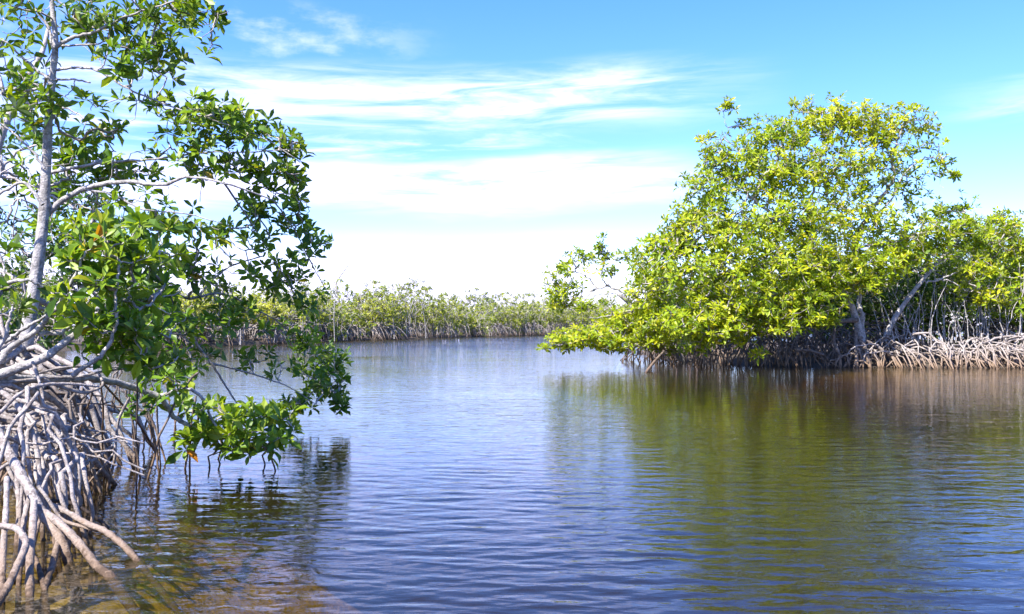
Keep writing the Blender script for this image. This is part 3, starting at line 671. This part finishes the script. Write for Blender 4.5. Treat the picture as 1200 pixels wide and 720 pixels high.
# submerged and emerging stubs below the low branch
for q in range(4):
    u = rng.uniform(238, 335); Yq = rng.uniform(6.3, 6.9); x = at(u, 430, Yq)[0]
    shrub.root_arc((x, Yq, rng.uniform(.12, .3)), (x + rng.normal(0, .10), Yq + rng.normal(0, .08), -0.2), 0.008, 0.006, lift=0.0, bend=0.5, wob=0.008)
for q in range(22):     # roots of the tall tree
    a_ = rng.uniform(-2.6, 1.0); b0 = tall.base + np.array([0, 0, rng.uniform(.35, .9)]); dd = rng.uniform(.5, 1.3)
    tall.root_arc(b0, b0 * np.array([1, 1, 0]) + np.array([math.cos(a_) * dd, math.sin(a_) * dd, -0.2]), 0.024, 0.016, lift=rng.uniform(0, .15))

# ---------------------------------------------------------------- left: leaning trunk behind and other trees of that bank
lean = Tree('mangrove_tree', (at(-70, 400, 9.0)[0], 9.0, 0.05), 'slanting grey mangrove behind the pale upright trunk, mostly hidden by its leaves', bark=M_TWIG)
lean.wood('trunk', line((-70, 490, 9.0), (-40, 330, 9.0), (-15, 220, 9.1), (5, 150, 9.2), (24, 112, 9.2), (36, 85, 9.2), (50, 60, 9.3), (60, 20, 9.4)), 0.055, 0.02, sides=10)
for pts in ([(-25, 250), (5, 262), (15, 240), (22, 236), (14, 285)], [(-10, 205), (30, 215), (70, 235), (110, 255)], [(-35, 310), (20, 330), (70, 340), (120, 345)], [(20, 115), (45, 125), (80, 128), (120, 150)], [(-20, 230), (20, 180), (60, 170), (110, 175)], [(-40, 340), (0, 380), (40, 390), (90, 385)]):
    lean.wood('limb', line(*pts, Y=9.2), 0.018, 0.006, sub=6, sides=7, wob=0.01)
lean.crown([(c, r, int(n * 1.5), t) for c, r, n, t in [blob(20, 200, 90, 70, 9.6, 1.2, 85, .30), blob(90, 240, 80, 60, 9.6, 1.0, 75, .32), blob(60, 310, 90, 60, 9.4, 1.0, 85, .28), blob(10, 110, 60, 50, 9.6, 1.0, 36, .35), blob(130, 310, 60, 50, 9.8, .9, 55, .28), blob(30, 375, 80, 40, 9.4, .8, 60, .25), blob(110, 375, 60, 30, 9.4, .8, 35, .28), blob(-70, 200, 70, 160, 9.8, 1.4, 130, .32)]], bare=0.4, tuft=.5)
lean.twigs(r0=0.0045, pw=0.38, sides=4, rmax=0.03)
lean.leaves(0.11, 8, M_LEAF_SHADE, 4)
for q in range(34):
    a_ = rng.uniform(-2.9, 0.6); b0 = lean.base + np.array([rng.normal(0, .3), rng.normal(0, .3), rng.uniform(.4, 1.3)]); dd = rng.uniform(.5, 2.0)
    lean.root_arc(b0, b0 * np.array([1, 1, 0]) + np.array([math.cos(a_) * dd, math.sin(a_) * dd, -0.2]), 0.026, 0.016, lift=rng.uniform(0, .25))

def generic(name, base, label, height, width, nr, ntips, leaf_len, mat, res, tone, group=None, roots=20, cat='tree', seed=0, per=7, twr=0.005, airy=False, trunks=3, local=False, bare=0.2, crown_lo=0.28, root_reach=1.3, root_r=0.022, depth=None, sides=4, stems=0):
    """free-standing low mangrove built from its own proportions"""
    base = np.array(base, float); depth = depth or width
    t = Tree(name, base, label, cat, group)
    tops = []
    for k in range(trunks):
        a_ = k * 6.283 / trunks + rng.uniform(-.6, .6); sp = rng.uniform(.10, .30) * width
        b0 = base + np.array([rng.normal(0, .06) * width, rng.normal(0, .06) * depth, 0.25])
        b1 = b0 + np.array([math.cos(a_) * sp * .35, math.sin(a_) * sp * .35, height * .35]); b2 = b0 + np.array([math.cos(a_) * sp, math.sin(a_) * sp * depth / width, height * rng.uniform(.62, .82)])
        t.wood('trunk', [b0, b1 + rng.normal(0, .06, 3), b2], 0.009 * height + 0.012, 0.010, sub=5, sides=7, wob=0.02, skel='tip')
        for q in range(nr):
            f = rng.uniform(.3, .85); s0 = b0 + (b2 - b0) * f; a2 = a_ + rng.normal(0, 1.0)
            e = s0 + np.array([math.cos(a2) * width * rng.uniform(.2, .42), math.sin(a2) * depth * rng.uniform(.2, .42), height * rng.uniform(-.02, .22)])
            t.wood('limb', [s0, (s0 + e) / 2 + rng.normal(0, .05, 3) + np.array([0, 0, .04 * height]), e], 0.005 * height + .005, 0.006, sub=4, sides=6, wob=0.015, skel='tip')
    bl = []
    n_b = 9
    for k in range(n_b):
        a_ = k * 2.4 + rng.uniform(0, 1); rr = math.sqrt((k + .5) / n_b) * .40
        zz = height * (crown_lo + (1 - crown_lo) * (rng.uniform(.30, .55) if not airy else rng.uniform(.7, .85)))
        hz = height * (1 - crown_lo) * (.42 if not airy else .14) * (1.05 - rr * .7)
        bl.append((base + np.array([math.cos(a_) * rr * width, math.sin(a_) * rr * depth, zz - rr * height * .12]), (width * rng.uniform(.15, .27), depth * rng.uniform(.15, .27), hz), max(3, ntips // n_b), tone + rng.normal(0, .07)))
    t.crown(bl, bare=bare)
    t.twigs(r0=twr, pw=0.36, sides=sides, rmax=0.02)
    t.leaves(leaf_len, per, mat, res)
    col_ = Tubes()
    for q in range(roots):
        a_ = rng.uniform(0, 6.283); b0 = base + np.array([rng.normal(0, .16) * width, rng.normal(0, .12) * depth, rng.uniform(.25, .36) * min(height, 3.2)]); dd = rng.uniform(.25, 1) * root_reach
        t.root_arc(b0, b0 * np.array([1, 1, 0]) + np.array([math.cos(a_) * dd, math.sin(a_) * dd, -.2]), root_r, root_r * .7, lift=rng.uniform(0, .2), collect=col_, sub=6, wob=.03)
    if stems:
        st = Tubes()
        for q in range(stems):
            x, y = rng.normal(0, .2) * width, rng.normal(0, .2) * depth; h_ = height * rng.uniform(.3, .75)
            st.add(smooth_line([(x, y, .0), (x + rng.normal(0, .12), y + rng.normal(0, .12), h_ * .5), (x + rng.normal(0, .25), y + rng.normal(0, .25), h_)], 3), np.linspace(.03, .014, 7), 4)
        o = st.build('stems', M_BARK, t.o); o['kind'] = 'stuff'
    if roots:
        o = col_.build('prop_roots', M_ROOT_SHADE_TONE if 'behind' in label else M_ROOT_BROWN, t.o)
        if o: o['kind'] = 'stuff'
    return t

def copy_tree(o):
    c = o.copy(); C.objects.link(c)
    for ch in o.children:
        d = ch.copy(); C.objects.link(d); d.parent = c
    return c

# trees of the left bank, further back
GL = 'mangroves along the left bank behind the near trees'
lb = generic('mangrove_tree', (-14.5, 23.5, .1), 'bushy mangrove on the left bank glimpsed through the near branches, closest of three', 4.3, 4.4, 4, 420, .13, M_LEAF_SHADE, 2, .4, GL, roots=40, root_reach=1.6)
for (x, y, sc, rz, lab) in ((-18.5, 31.5, .95, 1.3, 'middle one of three bushy left bank mangroves glimpsed through the near branches'), (-17.2, 40.5, .85, 5.0, 'bushy left bank mangrove next to the far row, farthest of three glimpsed through branches')):
    c = copy_tree(lb.o); c.location = (x, y, .05); c.scale = (sc, sc, sc); c.rotation_euler = (0, 0, rz); c['label'] = lab

# ---------------------------------------------------------------- right: big sunlit mangrove
big = Tree('mangrove_tree', (at(1008, 420, 22.4)[0], 22.4, 0.0), 'big sunlit mangrove with a broad yellow green crown, tallest tree of the right bank')
YB = 22.4; big.rootm = M_ROOT_SHADE_TONE
big.wood('trunk', line((1012, 425, 22.4), (1010, 402, 22.4), (1004, 376, 22.4), (992, 347, 22.3), (976, 326, 22.2), (958, 308, 22.0), (945, 285, 22.0)), .11, .05, sides=10)
def bl_(pts, r0, r1, Y=YB, **k): return big.wood('limb', line(*pts, Y=Y), r0, r1, sub=6, sides=7, knob=.04, wob=.02, **k)
bl_([(1012, 405), (1009, 370), (1007, 342), (1012, 310), (1000, 280)], .078, .04, 22.7)
bl_([(1002, 300, 22.8), (1012, 262, 22.8), (1032, 232, 22.6), (1048, 208, 22.5), (1044, 186, 22.5), (1052, 165, 22.5), (1062, 140, 22.5)], .07, .02)
bl_([(1012, 262, 22.7), (1040, 240), (1060, 205), (1085, 185), (1105, 190)], .03, .012)
bl_([(945, 288, 22), (920, 265, 21.8), (890, 240, 21.6), (865, 215, 21.6), (850, 190, 21.8), (838, 168, 22)], .05, .014)
bl_([(950, 290, 22), (948, 250, 22.2), (955, 210, 22.4), (968, 170, 22.6), (985, 130, 22.6)], .055, .014)
bl_([(952, 250, 22.2), (930, 205, 22.2), (915, 180, 22.2), (905, 155, 22.2)], .03, .012)
bl_([(958, 308, 22), (925, 308, 21.6), (900, 308, 21.3), (870, 316, 21), (830, 325, 20.8)], .06, .018)
bl_([(975, 328, 22.1), (950, 338, 21.6), (915, 345, 21.2), (880, 352, 21), (850, 350, 20.8)], .05, .014)
bl_([(900, 308, 21.3), (875, 290, 21), (845, 280, 20.8), (815, 275, 20.8)], .035, .012)
bl_([(1000, 290, 22.7), (1035, 285, 22.4), (1065, 280, 22.2), (1090, 265, 22.2)], .04, .012)
bl_([(980, 190, 22.6), (1000, 150, 22.6), (1010, 125, 22.6)], .025, .010)
bl_([(868, 175, 21.9), (850, 165, 21.8), (835, 162, 21.8)], .018, .008)
bl_([(856, 163, 21.8), (850, 145, 21.8), (846, 130, 21.8)], .010, .005)
bl_([(985, 130, 22.6), (978, 118, 22.6), (995, 106, 22.6)], .012, .004, skel=False)
T1 = .52
B = [blob(960, 140, 35, 22, 22.6, 1.0, 70, T1), blob(1000, 145, 40, 22, 22.6, 1.1, 80, T1), blob(1050, 145, 40, 20, 22.6, 1.0, 60, T1), blob(1092, 158, 16, 14, 22.5, .5, 10, .42), blob(1085, 190, 32, 22, 22.5, .8, 20, .36), blob(1112, 200, 12, 14, 22.5, .4, 9, .36),
     blob(905, 160, 40, 22, 22.2, 1.0, 74, T1), blob(870, 145, 8, 6, 22, .3, 4, .4), blob(852, 128, 12, 12, 21.8, .3, 7, .38), blob(835, 170, 22, 14, 21.8, .5, 14, T1), blob(860, 190, 40, 26, 21.8, .9, 66, T1),
     blob(830, 225, 34, 28, 21.6, .9, 70, T1), blob(905, 205, 55, 30, 21.9, 1.2, 135, T1), blob(970, 195, 50, 30, 22.3, 1.2, 95, .48), blob(1030, 190, 45, 28, 22.4, 1.0, 55, .44), blob(1085, 235, 24, 18, 22.4, .6, 14, .38), blob(1035, 225, 40, 16, 22.4, .8, 22, .4),
     blob(800, 262, 26, 20, 21.3, .8, 36, T1), blob(780, 285, 26, 20, 21.2, .8, 40, T1), blob(840, 270, 50, 30, 21.3, 1.2, 135, .55), blob(910, 260, 60, 34, 21.7, 1.4, 175, .55), blob(980, 255, 50, 34, 22.1, 1.2, 105, .5), blob(1040, 268, 45, 24, 22.3, 1.1, 70, .48), blob(1085, 275, 30, 18, 22.4, .8, 30, .45),
     blob(800, 315, 55, 30, 21.0, 1.2, 150, .55), blob(870, 320, 60, 34, 21.0, 1.3, 165, .56), blob(940, 315, 55, 34, 21.2, 1.2, 150, .55), blob(1005, 305, 45, 26, 21.9, 1.0, 85, .5), blob(1055, 300, 40, 20, 22.3, .9, 50, .46),
     blob(830, 362, 55, 24, 20.8, 1.0, 110, .52), blob(900, 360, 50, 22, 20.9, 1.0, 85, .52), blob(955, 350, 34, 22, 21.1, .8, 60, .52), blob(945, 375, 20, 12, 21.0, .5, 18, .55), blob(1000, 330, 26, 12, 21.6, .6, 26, .5), blob(888, 415, 10, 8, 21.0, .3, 5, .6), blob(868, 395, 26, 10, 21.2, .5, 16, .42), blob(800, 378, 36, 18, 20.6, .9, 60, .5), blob(845, 384, 36, 14, 20.5, .8, 46, .48), blob(905, 382, 30, 12, 20.6, .8, 30, .48), blob(815, 400, 24, 10, 20.9, .6, 18, .44)]
B += [blob(1000, 335, 26, 16, 21.5, .5, 16, .5), blob(975, 335, 24, 16, 21.2, .5, 16, .5), blob(960, 375, 26, 14, 20.9, .5, 18, .5), blob(1040, 320, 30, 18, 21.8, .5, 22, .46)]
B = [(c, np.array(r) * (1.08, 1.0, 1.15), int(n * 2.25), t + rng.normal(0, .09)) for c, r, n, t in B]
big.crown(B, bare=.17, tuft=.4)
big.twigs(r0=.0062, pw=.38, sides=3, rmax=.035)
big.leaves(.168, 8, M_LEAF_SUN, 4)

def roots_along(tree, u0, u1, n, vtop, vfoot, Y0, Y1, r=(.011, .022), spread=1.0, lean=0.0, cap=300):
    rest = Tubes(); k = 0
    for q in range(n):
        u = rng.uniform(u0, u1); Yq = rng.uniform(Y0, Y1)
        p0 = at(u, rng.uniform(*vtop), Yq)
        foot = np.array([p0[0] + rng.normal(lean, spread), wl(rng.uniform(*vfoot)), -.3])
        tree.root_arc(p0, foot, rng.uniform(*r), rng.uniform(*r) * .8, lift=rng.uniform(-.05, .25), bend=rng.uniform(.35, .8), sub=8, sides=6, collect=None if k < cap else rest, wob=.03)
        k += 1
    o = rest.build('prop_roots', tree.rootm, tree.o)
    if o: o['kind'] = 'stuff'
for pts, r0, r1 in [([(1003, 385, 22.3), (1003, 405, 22.1), (1004, 432, 21.7)], .045, .05), ([(1006, 395, 22.3), (1014, 410, 22.1), (1018, 425, 21.9), (1020, 434, 21.8)], .055, .04),
                    ([(1010, 395, 22.3), (1000, 415, 22.1), (988, 432, 21.8)], .035, .03), ([(1015, 400, 22.3), (1030, 408, 22.2), (1045, 418, 22.0), (1055, 431, 21.8)], .05, .035),
                    ([(978, 385, 22.0), (977, 400, 22), (983, 415, 21.9), (985, 430, 21.8)], .04, .04), ([(1005, 375, 22.3), (970, 378, 22.2), (940, 380, 22), (920, 388, 22)], .06, .05), ([(930, 410, 21.8), (948, 411, 21.8), (965, 416, 21.8)], .03, .03)]:
    big.root(line(*pts), r0, r1)
roots_along(big, 800, 1045, 150, (385, 405), (428, 432), 22.2, 23.6, spread=.55)
roots_along(big, 880, 1045, 60, (372, 392), (425, 430), 23, 24.6, spread=.8)

# ---------------------------------------------------------------- right: overhanging mangrove reaching left over the water
over = Tree('mangrove_tree', (at(790, 420, 25.2)[0], 25.2, 0.0), 'yellow green mangrove leaning left over open water beside the big crown')
over.rootm = M_ROOT_SHADE_TONE
over.wood('trunk', line((800, 424, 25.2), (785, 400, 25), (765, 378, 24.6), (745, 362, 24.2), (725, 345, 24)), .10, .05, sides=9)
def ol(pts, r0, r1, Y=24): return over.wood('limb', line(*pts, Y=Y), r0, r1, sub=6, sides=7, knob=.04, wob=.02)
ol([(742, 362), (735, 348), (728, 342), (715, 337), (700, 338), (690, 342)], .045, .018)
ol([(715, 337), (705, 325), (708, 305), (706, 285), (712, 270)], .022, .008)
ol([(700, 338), (688, 325), (672, 318), (660, 325), (648, 335)], .022, .008)
ol([(698, 338), (685, 352), (675, 362)], .018, .008)
ol([(730, 345), (712, 344), (695, 347)], .018, .008)
ol([(765, 380, 24.6), (740, 385, 23.4), (710, 392, 22.6), (680, 400, 22.2), (655, 405, 22)], .05, .014)
ol([(745, 385, 23.5), (720, 372, 23), (690, 372, 22.6)], .03, .010)
ol([(780, 395, 25), (770, 395, 23.8), (750, 405, 23), (735, 410, 22.8)], .03, .010)
T2 = .5
over.crown([(c, r, int(n * 2.2), t) for c, r, n, t in [blob(650, 340, 14, 26, 24, .6, 26, T2), blob(662, 312, 14, 16, 24, .5, 11, .44), blob(675, 300, 12, 10, 24, .4, 7, .42), blob(706, 290, 9, 22, 24, .3, 16, .4), blob(712, 318, 10, 14, 24, .3, 8, .4), blob(722, 300, 14, 8, 24, .3, 6, .38), blob(742, 305, 12, 12, 24, .4, 8, .42),
            blob(660, 355, 22, 12, 24, .6, 18, .42), blob(690, 360, 30, 10, 23.6, .7, 18, .42), blob(690, 395, 40, 13, 22.6, 1.0, 85, .54), blob(655, 402, 18, 10, 22.2, .5, 24, .54), blob(638, 408, 8, 4, 22, .2, 4, .5), blob(730, 380, 34, 20, 23.2, 1.0, 95, .54), blob(725, 402, 34, 10, 22.7, .8, 55, .55), blob(760, 345, 30, 26, 23, 1.0, 85, .54), blob(765, 385, 30, 26, 23, 1.0, 80, .52), blob(790, 400, 26, 18, 23, .8, 40, .5), blob(775, 318, 24, 18, 23, .8, 40, .52), blob(668, 345, 28, 16, 24, .7, 16, .5), blob(690, 312, 24, 22, 24, .6, 8, .42)]], bare=.2, tuft=.3)
over.twigs(r0=.0062, pw=.38, sides=3, rmax=.03)
over.leaves(.165, 8, M_LEAF_SUN, 4)
roots_along(over, 748, 830, 90, (392, 412), (420, 428), 24.8, 26.5, spread=.5)
over.root(line((778, 412, 22.5), (766, 425, 21), (757, 437, 19.6)), .028, .03)

# ---------------------------------------------------------------- right: mangrove with pale slanting trunk over a fan of roots
slant = Tree('mangrove_tree', (at(1048, 420, 22.6)[0], 22.6, 0.0), 'mangrove with a pale trunk slanting right above a pale fan of arching roots')
slant.rootm = M_ROOT_BROWN
slant.wood('trunk', line((1036, 400, 22.6), (1046, 378, 22.6), (1060, 356, 22.6), (1080, 330, 22.6), (1098, 308, 22.6), (1112, 294, 22.6), (1130, 275, 22.7)), .08, .03, sides=9)
def sll(pts, r0, r1, Y=22.6): return slant.wood('limb', line(*pts, Y=Y), r0, r1, sub=6, sides=7, knob=.04, wob=.015)
sll([(1085, 332), (1110, 325), (1128, 314), (1140, 300)], .028, .010)
sll([(1095, 328), (1115, 330), (1130, 340), (1138, 342)], .020, .008)
sll([(1085, 330), (1070, 315), (1062, 298)], .022, .008)
sll([(1100, 306), (1125, 300), (1150, 290), (1170, 280)], .022, .008)
sll([(1120, 285), (1122, 262), (1130, 250)], .02, .007)
slant.crown([(c, r, int(n * 1.7), t) for c, r, n, t in [blob(1175, 262, 30, 14, 23.2, .7, 60, .5), blob(1110, 250, 26, 10, 22.9, .6, 24, .42), blob(1190, 290, 30, 22, 23, .7, 60, .5), blob(1185, 340, 24, 20, 22.6, .6, 34, .4),blob(1120, 268, 34, 16, 22.6, .8, 60, .45), blob(1155, 280, 30, 18, 22.8, .8, 60, .48), blob(1105, 290, 30, 18, 22.6, .7, 34, .42), blob(1150, 318, 26, 16, 22.2, .6, 40, .62), blob(1160, 345, 18, 14, 22.2, .5, 22, .66), blob(1130, 335, 24, 16, 23.0, .6, 22, .42), blob(1075, 305, 24, 16, 22.9, .7, 26, .42), blob(1132, 243, 10, 5, 22.8, .3, 8, .6)]], bare=.2, tuft=.5)
slant.twigs(r0=.0062, pw=.38, sides=3, rmax=.025)
slant.leaves(.165, 8, M_LEAF_SUN, 4)
# long arching roots and the fan of prongs below them
for q in range(58):
    u = rng.uniform(1012, 1225); sgn = 1 if rng.random() < .62 else -1; Lr = rng.uniform(14, 80)
    v0 = rng.uniform(390, 422) if u > 1045 else rng.uniform(404, 424); Yq = rng.uniform(21.9, 23.4)
    p0 = at(u, v0, Yq); p1 = at(u + sgn * Lr, 430, rng.uniform(21.5, 22)); p1[2] = -.3
    P = slant.root_arc(p0, p1, rng.uniform(.016, .032), rng.uniform(.012, .02), lift=rng.uniform(.05, .35), bend=rng.uniform(.45, .95), sub=11, sides=7, wob=.034)
    for j in (4, 6):     # drop roots
        f = P[j] + np.array([rng.normal(.05, .14), rng.normal(-.05, .1), 0]); f[2] = -.25
        slant.root_arc(P[j], f, rng.uniform(.011, .018), rng.uniform(.014, .022), lift=-.08, bend=.4, sub=7, sides=5, wob=.012)
roots_along(slant, 1040, 1210, 70, (396, 416), (430, 434), 21.9, 22.8, r=(.013, .024), spread=.5, lean=.15)
for q in range(46):     # thin upright shoots
    u = rng.uniform(1035, 1210); Yq = rng.uniform(22.3, 23.6); h = rng.uniform(25, 95); dx = rng.normal(0, 14)
    slant.wood('stem', line((u, 402, Yq), (u + dx * .4 + rng.normal(0, 3), 402 - h * .5, Yq), (u + dx, 402 - h, Yq)), rng.uniform(.010, .022), .006, sub=5, sides=5, wob=.012, skel=False)

# darker trees closing the right bank behind
G_R = None
rb = [((13.6, 25.2), 4.9, 4.8, 'dark green bushy mangrove at the right edge behind the root fan', 760, M_LEAF_SUN, .34),
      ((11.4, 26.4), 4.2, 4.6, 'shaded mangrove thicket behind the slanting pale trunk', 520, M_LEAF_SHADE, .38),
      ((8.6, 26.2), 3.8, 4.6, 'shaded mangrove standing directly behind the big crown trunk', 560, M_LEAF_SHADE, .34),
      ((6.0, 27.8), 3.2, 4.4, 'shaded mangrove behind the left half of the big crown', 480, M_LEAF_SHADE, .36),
      ((16.8, 24.0), 5.0, 4.8, 'green mangrove cut off by the right side of the picture', 640, M_LEAF_SUN, .36)]
for (x, y), h, wd, lab, nt, mt, tn in rb:
    generic('mangrove_tree', (x, y, .1), lab, h, wd, 4, int(nt * 2.8), .165, mt, 4, tn, roots=70, root_reach=1.5, trunks=4, per=8, bare=.25, crown_lo=.15, twr=.006, sides=3)

GB = 'dim mangroves deep behind the right bank'
bk = generic('mangrove_tree', (12.5, 31.5, .1), 'dim mangrove deep behind the right bank, mostly hidden by nearer trees', 3.7, 4.8, 4, 620, .16, M_LEAF_SHADE, 2, .4, GB, roots=30, trunks=4, per=8, bare=.2, crown_lo=.12, twr=.006, sides=3)
for (x, y, sc, rz) in ((16.2, 30.5, 1.05, 1.0), (9.2, 31.0, .95, 2.2), (19.8, 28.8, 1.1, 3.3), (6.4, 32.5, .85, 4.0), (14.4, 34, 1.05, 5.1), (11.8, 28.9, .8, 5.6), (15.2, 27.6, .8, .4)):
    c = copy_tree(bk.o); c.location = (x, y, .1); c.scale = (sc, sc, sc); c.rotation_euler = (0, 0, rz)

# short dark stakes in the water before the right bank
GS = 'dark stubs in the water by the right bank'
for (u, v0, v1, lab) in ((808, 428, 441, 'thin dark mangrove stub standing in the water by the right bank'), (816, 430, 440, 'slightly bent dark stub just right of the thin one in the water'), (792, 431, 438, 'smallest dark stub in the water, left of the other two')):
    Yq = wl(v1); T_ = Tubes(); P = [at(u, v1 + 6, Yq), at(u + 1, (v0 + v1) / 2, Yq), at(u - 1, v0, Yq)]
    T_.add(smooth_line(P, 5), np.linspace(.022, .012, 11), 6, .08); o = T_.build('wooden_stub', M_DARKWOOD); o['label'] = lab; o['category'] = 'stub'; o['group'] = GS

# ---------------------------------------------------------------- far bank
GF = 'low mangroves in the row along the far bank'
LF = 'low sunlit mangrove in the unbroken row along the far bank'
protos = []
for k in range(5):
    h, wd = [(3.5, 4.4), (4.1, 4.0), (3.0, 4.8), (4.5, 4.2), (3.3, 3.8)][k]
    protos.append(generic('mangrove_tree', (0, 0, .05), LF, h, wd, 3, 560, .21, M_LEAF_FAR, 2, [.66, .55, .74, .6, .5][k], GF, roots=[95, 60, 110, 45, 80][k], root_reach=1.7, per=7, trunks=4, twr=.010, bare=.28, crown_lo=[.2, .05, .25, .1, .0][k], root_r=.024, stems=11, sides=3))
bank = LAND[0][10:17]
def bank_pt(s):
    seg = np.linalg.norm(np.diff(bank, axis=0), axis=1); cs = np.concatenate([[0], seg.cumsum()]); s = s * cs[-1]
    return np.array([np.interp(s, cs, bank[:, 0]), np.interp(s, cs, bank[:, 1])]), cs[-1]
used = [False] * 5
def place(k, x, y, sc, rz, zsc=1.0):
    o = protos[k].o if not used[k] else copy_tree(protos[k].o)
    used[k] = True
    o.location = (x, y, .05); o.scale = (sc, sc, sc * zsc); o.rotation_euler = (0, 0, rz)
    return o
_, LEN = bank_pt(0)
n_f = 36; front = []
for i in range(n_f):
    p, _ = bank_pt((i + .5 + rng.uniform(-.2, .2)) / n_f)
    d = np.array([-0.55, 0.83]) * rng.uniform(1.0, 2.0)
    o = place(int(rng.integers(5)), p[0] + d[0], p[1] + d[1], rng.uniform(.92, 1.15), rng.uniform(0, 6.28), rng.uniform(.85, 1.2))
    front.append(o)
for i in range(26):      # second row
    p, _ = bank_pt((i + .5 + rng.uniform(-.3, .3)) / 26)
    d = np.array([-0.55, 0.83]) * rng.uniform(4.0, 7.5)
    place(int(rng.integers(5)), p[0] + d[0], p[1] + d[1], rng.uniform(1.0, 1.3), rng.uniform(0, 6.28), rng.uniform(.9, 1.2))
# taller airy ones standing above the row
for (u, Y, h, wd, lab) in ((432, 66, 3.9, 4.0, 'airy umbrella crowned mangrove rising above the far bank, left one'), (478, 72, 4.9, 4.4, 'tallest airy mangrove above the far bank with flat thin crown'), (612, 96, 5.0, 4.0, 'thin sparse mangrove above the far bank near the leaning right tree'), (560, 90, 4.4, 3.6, 'small wispy mangrove crown above the middle of the far bank')):
    p = at(u, 381, Y)
    generic('mangrove_tree', (p[0], Y, .1), lab, h, wd, 3, 90, .22, M_LEAF_FAR, 2, .35, 'airy mangroves above the far bank', roots=10, per=6, twr=.012, airy=True, trunks=2, bare=.2, crown_lo=.35, root_r=.03, sides=3)
for (x, y, sc) in ((-19.5, 27, 1.0), (-22, 33, 1.1), (-20.6, 38, .95), (-19.2, 43, 1.0), (-17.6, 47.5, 1.05), (-25.5, 30, 1.2), (-26, 37, 1.15), (-24, 44, 1.1), (-30, 41, 1.25), (-21.5, 50, 1.2)):
    o = place(int(rng.integers(5)), x, y, sc, rng.uniform(0, 6.28), rng.uniform(.9, 1.15)); o['label'] = 'low left bank mangrove hidden behind the near left tree'; o['group'] = 'mangroves hidden behind the near left tree'
taken = set()
def name_front(u, lab):
    k = min((abs(600 + o.location.x / o.location.y * FOC - u), i) for i, o in enumerate(front) if i not in taken)[1]
    taken.add(k); front[k]['label'] = lab
name_front(402, 'low far bank mangrove standing in front of the bare dead tree')
name_front(478, 'low far bank mangrove below the tallest airy crown')
name_front(432, 'low far bank mangrove below the left airy umbrella crown')
name_front(560, 'low far bank mangrove below the small wispy crown in mid row')
name_front(635, 'last low far bank mangrove before the leaning tree of the right bank')
for i, o in enumerate(front):
    if i not in taken and 600 + o.location.x / o.location.y * FOC < 372:
        o['label'] = 'low far bank mangrove seen only through gaps in the left tree'; o['group'] = 'far bank mangroves behind the left tree'
# dead snag
p = at(397, 381, 67)
snag = empty('dead_tree', (p[0], 67, .1), 'bare forked dead tree sticking out above the far bank beside the left crown', 'dead tree')
def snagp(name, pts, r0, r1):
    P = smooth_line(line(*pts, Y=67), 6) - np.array(snag.location); T_ = Tubes(); T_.add(P, np.linspace(r0, r1, len(P)), 7, .05); T_.build(name, M_TWIG, snag)
snagp('trunk', [(402, 390), (399, 360), (394, 335), (398, 325), (406, 314), (411, 306)], .10, .02)
snagp('branch', [(395, 337), (390, 328), (386, 318)], .05, .02)
snagp('branch', [(405, 316), (404, 308), (403, 303)], .03, .012)
